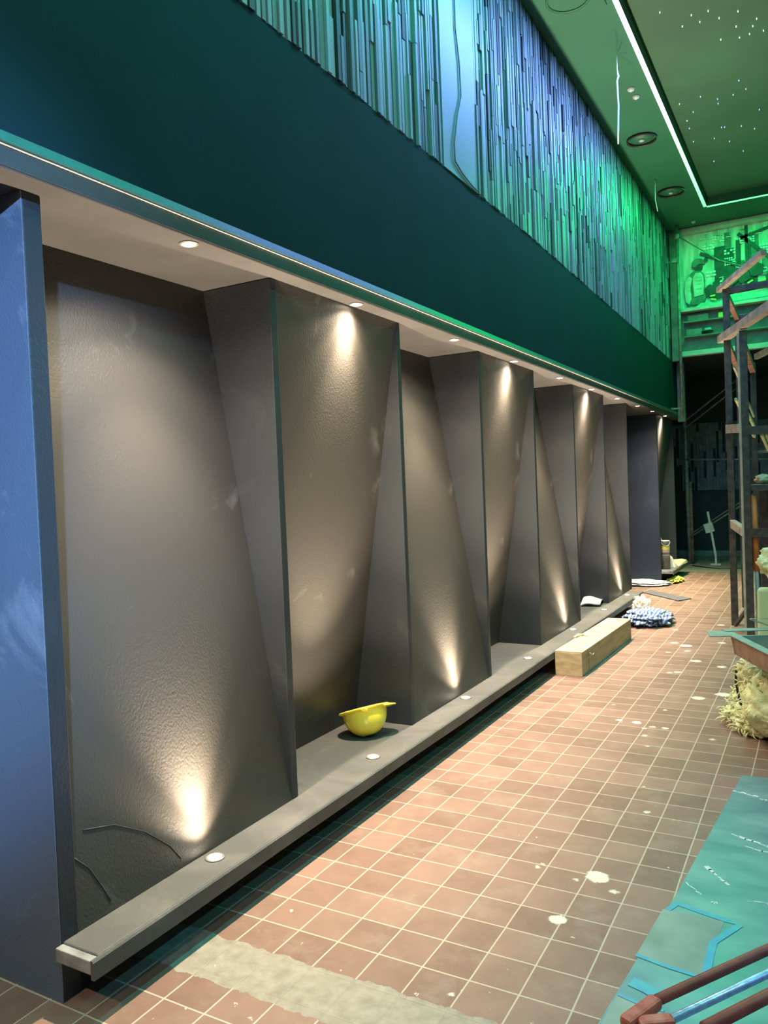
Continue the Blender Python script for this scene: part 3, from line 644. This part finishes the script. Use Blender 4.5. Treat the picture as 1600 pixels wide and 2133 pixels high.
def blob(name, c, r, mm, amp=.25, fr=3.0, sub=4, flat0=None, seed=0, parent=None, loc=None):
    bm = bmesh.new(); bmesh.ops.create_icosphere(bm, subdivisions=sub, radius=1)
    for v in bm.verts:
        d = v.co.normalized(); n1 = noise.noise(d*fr+Vector((seed, seed*2, 0))); n2 = noise.noise(d*fr*3.1+Vector((0, seed, 5)))
        k = 1+amp*n1+amp*.45*n2
        v.co = Vector((d.x*r[0], d.y*r[1], d.z*r[2]))*k+Vector(c)
        if flat0 is not None and v.co.z < flat0: v.co.z = flat0+.001*(1+n1)
    org = Vector(loc) if loc else (parent_world(parent) if parent else Vector(c))
    for v in bm.verts: v.co -= org
    me = bpy.data.meshes.new(name); bm.to_mesh(me); bm.free(); me.materials.append(M[mm])
    for p in me.polygons: p.use_smooth = True
    o = bpy.data.objects.new(name, me); C.objects.link(o)
    if parent: o.parent = parent; o.location = (0, 0, 0)
    else: o.location = org
    return o
tag(blob('folded_bag', (-.47, 8.22, 1.475), (.075, .14, .045), 'beige', .3, 2.5, 4, 1.4285, 3), 'beige folded packet on the shelf board of the steel frame', 'bag')
tag(blob('red_bag', (-.26, 8.15, 1.50), (.075, .12, .07), 'redjoint', .3, 2.5, 4, 1.4285, 5), 'red and white bag at the picture edge on the shelf board', 'bag')

# ------------------------------------------------------------------ glass wool, board, trough
t = thing('insulation_pile', 'shaggy yellow glass wool pile on floor under the brown trough', 'insulation', (-.2, 4.95, 0))
def wool(n_, c, r, seed, am=.22):
    o = blob(n_, c, r, 'wool', am, 2.2, 5, .012, seed, t)
    for sc_, st in ((.05, .045), (.012, .022)):
        tx = bpy.data.textures.new('wooltex', 'CLOUDS'); tx.noise_scale = sc_; tx.noise_depth = 3
        d = o.modifiers.new('fluff', 'DISPLACE'); d.texture = tx; d.strength = st; d.mid_level = .5; d.texture_coords = 'LOCAL'
    rw = random.Random(seed); wsp = MB()
    for k in range(170):     # loose fibre wisps
        a = rw.uniform(0, 6.28); b = rw.uniform(-.5, 1.2)
        dv = Vector((math.cos(a)*math.cos(b), math.sin(a)*math.cos(b), math.sin(b))); p0 = Vector(c)+Vector((dv.x*r[0], dv.y*r[1], dv.z*r[2]))*.96
        if p0.z < .012: p0.z = .012
        e1 = Vector((rw.uniform(-1, 1), rw.uniform(-1, 1), rw.uniform(-.6, .6)))*.03
        p1 = p0+dv*.02+e1; p2 = p1+e1*rw.uniform(.3, 1)+Vector((0, 0, -.012)); p1.z = max(p1.z, .008); p2.z = max(p2.z, .006)
        wsp.tube([p0, p1, p2], .002, 4, [.006, .004, .001])
    w_o = wsp.build('loose_fibres', M['wool'], t, smooth=True); w_o['kind'] = 'stuff'
    return o
wool('wool_body', (-.15, 4.92, .22), (.27, .26, .22), 2, .12); wool('wool_clump', (-.33, 5.10, .30), (.13, .13, .15), 7); wool('wool_clump', (-.40, 5.16, .06), (.15, .13, .07), 4); wool('wool_clump', (-.30, 4.98, .05), (.16, .10, .06), 9); wool('wool_clump', (-.42, 5.33, .10), (.10, .10, .10), 12)
MB().tube([(-.47, 5.12, .36), (-.475, 5.12, .27), (-.465, 5.12, .20), (-.45, 5.12, .13)], .008, 6).build('dark_edge_tear', M['black'], t)
q = MB(); q.hexa([(-.405, 5.86, 0), (.30, 5.80, 0), (.30, 5.92, 0), (-.405, 5.98, 0)], [(-.395, 5.86, .74), (.30, 5.80, .76), (.30, 5.92, .76), (-.395, 5.98, .74)])
tag(q.build('insulation_board', M['slab'], loc=(-.05, 5.9, 0), bevel=.02, seg=3), 'pale green insulation board standing behind the brown trough', 'board')
ir = blob('insulation_roll', (-.22, 5.90, .90), (.16, .12, .145), 'wool', .3, 2.0, 5, .772, 21)
for sc_, st in ((.05, .05), (.012, .025)):
    tx = bpy.data.textures.new('wooltex', 'CLOUDS'); tx.noise_scale = sc_; tx.noise_depth = 3
    d = ir.modifiers.new('fluff', 'DISPLACE'); d.texture = tx; d.strength = st; d.mid_level = .5; d.texture_coords = 'LOCAL'
tag(ir, 'torn yellow glass wool bundle on top of the pale green board', 'insulation')
t = thing('board_trough', 'open brown trough with rims tinted with green light lying on the yellow wool', 'trough', (-.2, 4.6, .49))
ax = Vector((.43, -.90, 0)).normalized(); pp = Vector((.90, .43, 0)).normalized(); P0 = Vector((-.525, 4.97, 0))
def tp(a, b, z): v_ = P0+ax*a+pp*b; return (v_.x, v_.y, z)
def slab_(n_, a0, a1, b0, b1, z0, z1, mm, i0=0, i1=0):
    MB().hexa([tp(a0, b0+i0, z0), tp(a1, b0+i0, z0), tp(a1, b1+i0, z0), tp(a0, b1+i0, z0)], [tp(a0, b0+i1, z1), tp(a1, b0+i1, z1), tp(a1, b1+i1, z1), tp(a0, b1+i1, z1)]).build(n_, M[mm], t, bevel=.002)
L_ = 1.35
slab_('bottom', .16, L_, .03, .30, .490, .502, 'tray_out'); slab_('side', .12, L_, .0, .015, .49, .60, 'tray_out', .02, 0); slab_('side', .12, L_, .315, .33, .49, .60, 'tray_out', -.02, 0)
slab_('end_board', .12, .135, .02, .315, .49, .60, 'tray_in'); slab_('end_board', L_-.015, L_, .02, .315, .49, .60, 'tray_in')
slab_('rim', .02, L_, -.012, .04, .601, .607, 'tray_in'); slab_('rim', -.02, .05, .0, .33, .6075, .613, 'tray_in'); slab_('rim', .0, L_, .30, .35, .601, .607, 'tray_in')
q = MB(); q.prism([tp(-.02, -.085, .598), tp(.10, -.11, .590), tp(.16, -.012, .600), tp(.02, .05, .600)], (0, 0, .006)); q.build('loose_flap', M['tray_in'], t)
q = MB(); q.tube([tp(.1, .33, .61), tp(-.06, .18, .66), tp(.05, .26, .68), tp(.5, .36, .62)], .006, 6); q.build('torn_strip', M['tray_in'], t)

# ------------------------------------------------------------------ teal board and red trestle
t = thing('teal_board', 'large scuffed teal board lying on the tiles at bottom right', 'board', (-.1, 2.8, 0))
bp = [(-.379, 4.243), (-.489, 2.933), (-.574, 2.118), (-.66, 1.15), (.62, 1.05), (.95, 4.40)]
MB().prism([(x, y, .001) for x, y in bp], (0, 0, .009)).build('sheet', M['green_board'], t)
q = MB().prism([(-.515, 2.80, .0102), (-.318, 2.806, .0102), (-.336, 2.455, .0102), (-.544, 2.492, .0102)], (0, 0, .0008)); q.build('worn_patch', M['greyteal'], t)
q = MB().prism([(-.553, 2.26, .0102), (-.42, 2.255, .0102), (-.43, 1.9, .0102), (-.582, 1.95, .0102)], (0, 0, .0008)); q.build('worn_patch', M['greyteal'], t)
for bi, (pts, w_) in enumerate([([(-.50, 2.80), (-.475, 2.855), (-.40, 2.835), (-.318, 2.815)], .022), ([(-.318, 2.815), (-.27, 2.80), (-.336, 2.66), (-.336, 2.46)], .024), ([(-.545, 2.488), (-.44, 2.465), (-.336, 2.455)], .016), ([(-.53, 2.345), (-.48, 2.33), (-.42, 2.30)], .045), ([(-.55, 2.268), (-.50, 2.255), (-.42, 2.25)], .012)]):
    q = MB(); n = len(pts); L_pts = []; R_pts = []
    for k, (a, b) in enumerate(pts):
        p0, p1 = Vector(pts[max(k-1, 0)]), Vector(pts[min(k+1, n-1)]); d = (p1-p0).normalized(); nn = Vector((-d.y, d.x))*w_/2
        L_pts.append((a+nn.x, b+nn.y, .0111+.0002*bi)); R_pts.append((a-nn.x, b-nn.y, .0111+.0002*bi))
    for k in range(n-1): q.prism([L_pts[k], L_pts[k+1], R_pts[k+1], R_pts[k]], (0, 0, .0005))
    q.build('blue_line', M['bluemark'], t)
q = MB(); r2 = random.Random(4)
for (a, b, c, d, w_) in [(-.40, 4.02, -.29, 3.98, .016), (-.28, 3.96, -.18, 3.93, .02), (-.42, 3.18, -.33, 3.07, .024), (-.47, 3.02, -.41, 2.96, .008), (-.26, 2.98, -.13, 2.99, .01), (-.37, 2.92, -.35, 2.92, .018), (-.36, 3.52, -.20, 3.45, .02), (-.30, 3.42, -.12, 3.38, .024)]:
    for k in range(6):
        u0 = k/6; x0 = a+(c-a)*u0; y0 = b+(d-b)*u0; q.bar((x0, y0+r2.uniform(-.006, .006), .0107), (x0+(c-a)/5, y0+(d-b)/5+r2.uniform(-.006, .006), .0107), w_*r2.uniform(.3, .9), .0008)
q.build('white_scuffs', M['chalk'], t)
t = thing('red_trestle', 'dark red steel trestle with bright inner rod in the bottom right corner', 'trestle', (-.1, 2.0, .0105))
MB().tube([(-.372, 1.835, .30), (.45, 3.07, .30)], .013, 12).build('bar', M['redbar'], t, smooth=True)
MB().tube([(-.25, 1.80, .30), (.50, 2.95, .30)], .015, 12).build('bar', M['redbar'], t, smooth=True)
MB().tube([(-.335, 1.785, .295), (.45, 2.96, .295)], .010, 12).build('inner_rod', M['bluebar'], t, smooth=True)
q = MB(); q.bar((-.41, 1.74, .298), (-.360, 1.85, .300), .034, .028); q.bar((-.385, 1.755, .297), (-.315, 1.80, .297), .034, .024); q.build('hinge_joint', M['redjoint'], t, bevel=.008)
for x, y in [(-.39, 1.72), (.44, 3.02)]:
    MB().tube([(x, y, .3), (x+.02, y-.02, .0115)], .012, 10).build('leg', M['redbar'], t)

# ------------------------------------------------------------------ things on and by the ledge
t = thing('hard_hat', 'yellow hard hat lying upside down in the second niche', 'hard hat', (-2.205, 3.61, ZL))
U_ = (Vector((0, 0, 1))+.34*Vector((-.52, .85, 0))+.20*Vector((-.85, -.52, 0))).normalized(); Y_ = Vector((.85, .52, 0)); Y_ = (Y_-U_*Y_.dot(U_)).normalized(); X_ = Y_.cross(U_)
tilt = Matrix((X_, Y_, U_)).transposed().to_4x4()
cen = Vector((-2.205, 3.61, ZL+.1435))
def hat(prof, sx=1.0, sy=1.0, squash=None):
    m_ = MB(); n = 40
    vs = []; fs = []
    for (r, z) in prof:
        for k in range(n):
            a = 2*math.pi*k/n
            vs.append(cen+tilt @ Vector((r*math.cos(a)*sx, r*math.sin(a)*sy, z)))
    for i in range(len(prof)-1):
        for k in range(n): fs.append((i*n+k, i*n+(k+1)%n, (i+1)*n+(k+1)%n, (i+1)*n+k))
    m_.add(vs, fs); return m_
outer = [(.108*math.cos(a)**.8 if a < math.pi/2-.01 else .0005, -.142*math.sin(a)) for a in [math.pi/2*k/14 for k in range(15)]]
inner = [(max(r-.004, .0004), z+.004) for r, z in outer[::-1]]
hat(outer+[(.0005, -.1415)]+inner[1:], 1.0, 1.14).build('shell', M['yellow'], t, smooth=True)
brim = hat([(.104, -.006), (.110, -.010), (.122, -.006), (.126, -.001), (.122, .004), (.108, .004), (.104, .000), (.104, -.006)], 1.0, 1.13); brim.build('brim', M['yellow'], t, smooth=True)
q = MB(); vs = []
for k in range(13):     # peak bill at one end
    a = math.radians(50+80*k/12); e = .128+.030*math.sin(math.pi*k/12)
    vs += [cen+tilt @ Vector((.118*math.cos(a), .118*math.sin(a)*1.13, .003)), cen+tilt @ Vector((e*math.cos(a), e*math.sin(a)*1.13, -.010)), cen+tilt @ Vector((e*math.cos(a), e*math.sin(a)*1.13, -.016)), cen+tilt @ Vector((.118*math.cos(a), .118*math.sin(a)*1.13, -.004))]
fs = []
for k in range(12):
    for j in range(4): fs.append((k*4+j, k*4+(j+1)%4, (k+1)*4+(j+1)%4, (k+1)*4+j))
q.add(vs, fs+[(0,1,2,3), (51,50,49,48)]); q.build('peak', M['yellow'], t, smooth=True)
q = MB()
for a0 in (-.45, .0, .45):     # crown ridges
    pts = [cen+tilt @ Vector((math.sin(a0)*.112*math.cos(b)*.95, -.112*1.12*math.cos(b)*math.cos(a0), -.143*math.sin(b)-.001)) for b in [.35+1.0*k/8 for k in range(9)]]
    q.tube(pts, .004, 6)
q.build('crown_ridge', M['yellow'], t, smooth=True)
MB().bar(cen+tilt @ Vector((.128, .0, -.004)), cen+tilt @ Vector((.108, .0, -.022)), .035, .008).build('side_clip', M['yellow'], t, bevel=.002)
hat([(.098, -.004), (.098, -.024), (.094, -.024), (.094, -.004), (.098, -.004)], 1.0, 1.12).build('headband', M['hat_in'], t, smooth=True)

t = thing('wooden_box', 'long plywood box on the tiles against the ledge', 'box', (-1.75, 6.8, 0))
def qd(z0, z1, g): return MB().hexa([(-1.866-g, 6.0-g, z0), (-1.652+g, 6.0-g, z0), (-1.612+g, 7.60+g, z0), (-1.826-g, 7.60+g, z0)], [(-1.866-g, 6.0-g, z1), (-1.652+g, 6.0-g, z1), (-1.612+g, 7.60+g, z1), (-1.826-g, 7.60+g, z1)])
qd(.001, .181, 0).build('body', M['ply_side'], t, bevel=.002); bl = qd(.1815, .192, .003).build('lid', M['ply'], t, bevel=.002)
MB().hexa([(-1.8655, 5.991, .002), (-1.6525, 5.991, .002), (-1.6525, 5.9995, .002), (-1.8655, 5.9995, .002)], [(-1.8655, 5.991, .181), (-1.6525, 5.991, .181), (-1.6525, 5.9995, .181), (-1.8655, 5.9995, .181)]).build('end_panel', M['ply'], t)
q = MB()
for (x, y, l_, a) in [(-1.72, 6.62, .10, .5), (-1.75, 6.78, .09, 1.0), (-1.70, 7.0, .10, .6), (-1.78, 6.42, .12, 0.1), (-1.79, 6.36, .10, .15)]:
    q.tube([(x+l_*.5*math.cos(a+k*.35), y+l_*.9*math.sin(a+k*.35), .1935) for k in range(6)], .007, 6)
q.build('glue_smear', M['glue'], bl)
MB().tube([(-1.630, 6.16, .155), (-1.626, 6.20, .135), (-1.630, 6.25, .125), (-1.637, 6.30, .130)], .003, 6).build('pale_splinter', M['beam'], t)
MB().bar((-1.641, 6.17, .003), (-1.641, 6.17, .18), .004, .006).build('strap', M['ply_side'], t)
MB().tube([(-1.86, 6.52, .197), (-1.845, 6.60, .21), (-1.81, 6.66, .200), (-1.78, 6.62, .1965)], .009, 8).build('peeling_strip', M['glue'], t)

def crumple(name, c, r, mm, seed, label, cat, flat=.003, fr=4, amp=.35, sub=5):
    o = blob(name, c, r, mm, amp, fr, sub, flat, seed); tag(o, label, cat); return o
crumple('striped_cloth', (-1.62, 8.50, .065), (.225, .33, .075), 'rag_blue', 8, 'crumpled blue and white striped cloth on floor past the wooden box', 'cloth', .003, 3.2, .35)
t = None
crumple('clear_film', (-1.78, 8.95, .09), (.09, .10, .12), 'film', 14, 'wisp of clear plastic film sticking up behind the striped cloth', 'plastic film', .003, 4, .5)
q = MB(); n = 10; vs = []; fs = []
for i in range(n):
    for j in range(n):
        u, v_ = i/(n-1), j/(n-1); vs.append((-2.27+.20*u-.05*v_, 8.25+.42*v_+.03*u, ZL+.004+.05*abs(math.sin(2.6*v_+.6*u))+.012*math.sin(5*u)+.012))
for i in range(n-1):
    for j in range(n-1): fs.append((i*n+j, (i+1)*n+j, (i+1)*n+j+1, i*n+j+1))
q.add(vs, fs); o = q.build('folded_paper', M['white'], loc=(-2.18, 8.45, ZL+.001)); sm = o.modifiers.new('thick', 'SOLIDIFY'); sm.thickness = .012; sm.offset = -1
tag(o, 'folded white paper lying on the ledge in the sixth niche', 'paper')
crumple('white_bag', (-2.25, 12.02-.45, .030), (.33, .24, .042), 'plastic', 17, 'flattened white plastic bag on floor in the doorway gap', 'plastic bag', .003, 3, .3)
crumple('yellow_wrapper', (-1.89, 12.0, .03), (.10, .24, .04), 'yplastic', 19, 'crumpled yellow wrapper on floor beside the white bag', 'wrapper', .003, 4, .5)
q = MB().prism([(-2.10, 10.72, .002), (-1.56, 10.08, .002), (-1.44, 10.30, .002), (-2.06, 10.98, .002)], (0, 0, .010))
tag(q.build('board_offcut', M['board'], loc=(-1.8, 10.5, .002)), 'thin dark pointed offcut lying on the tiles past the ledge end', 'board')
t = thing('tin_can', 'tall grey paint tin with yellow label standing on the far ledge', 'tin', (-2.035, 12.05, ZL))
c_ = (-2.035, 12.05, ZL)
MB().lathe([(.070, .001), (.075, .004), (.075, .20), (.077, .205), (.072, .21)], c_, 28).build('lower_tin', M['tin'], t, smooth=True)
ut = MB().lathe([(.070, .2105), (.073, .215), (.073, .40), (.076, .405), (.07, .41)], c_, 28); ut = ut.build('upper_tin', M['tin'], t, smooth=True)
MB().lathe([(.0738, .285), (.0742, .285), (.0742, .345), (.0738, .345)], c_, 28).build('yellow_label', M['tinlabel'], ut)
MB().lathe([(.0738, .245), (.0742, .245), (.0742, .283), (.0738, .283)], c_, 28).build('pink_band', M['tinpink'], ut)
q = MB(); q.lathe([(.001, .0), (.073, .0), (.073, .006), (.001, .006)], Vector(c_)+Vector((0, 0, .4105)), 28); ld = q.build('lid', M['white'], t)
q = MB(); q.prism([(-2.105, 12.02, ZL+.417), (-2.055, 12.00, ZL+.417), (-2.10, 12.03, ZL+.50)], (0, .01, 0)); q.build('lid_tab', M['white'], ld)
MB().tube([Vector(c_)+Vector((.079*math.cos(a), .079*math.sin(a), .40-.06*math.sin((a+2.2)/2.2*math.pi))) for a in [-2.2+2.2*k/8 for k in range(9)]], .003, 6).build('handle', M['beam'], t)
q = MB(); q.hexa([(-1.99, 12.35, ZL+.002), (-1.89, 12.35, ZL+.002), (-1.85, 12.95, ZL+.002), (-1.97, 12.95, ZL+.002)], [(-2.02, 12.35, ZL+.10), (-1.99, 12.35, ZL+.10), (-1.86, 12.95, ZL+.045), (-1.93, 12.95, ZL+.06)])
tag(q.build('beige_offcut', M['beige'], loc=(-1.93, 12.65, ZL)), 'beige board offcut propped on far ledge beside the tin', 'board')
q = MB(); q.hexa([(-2.0, 12.22, ZL+.002), (-1.92, 12.22, ZL+.002), (-1.92, 12.33, ZL+.002), (-2.0, 12.33, ZL+.002)], [(-2.0, 12.25, ZL+.16), (-1.98, 12.25, ZL+.16), (-1.97, 12.3, ZL+.15), (-2.0, 12.3, ZL+.17)])
tag(q.build('white_scrap', M['white'], loc=(-1.96, 12.3, ZL)), 'pale crumpled scrap on the far ledge between tin and beige offcut', 'scrap')
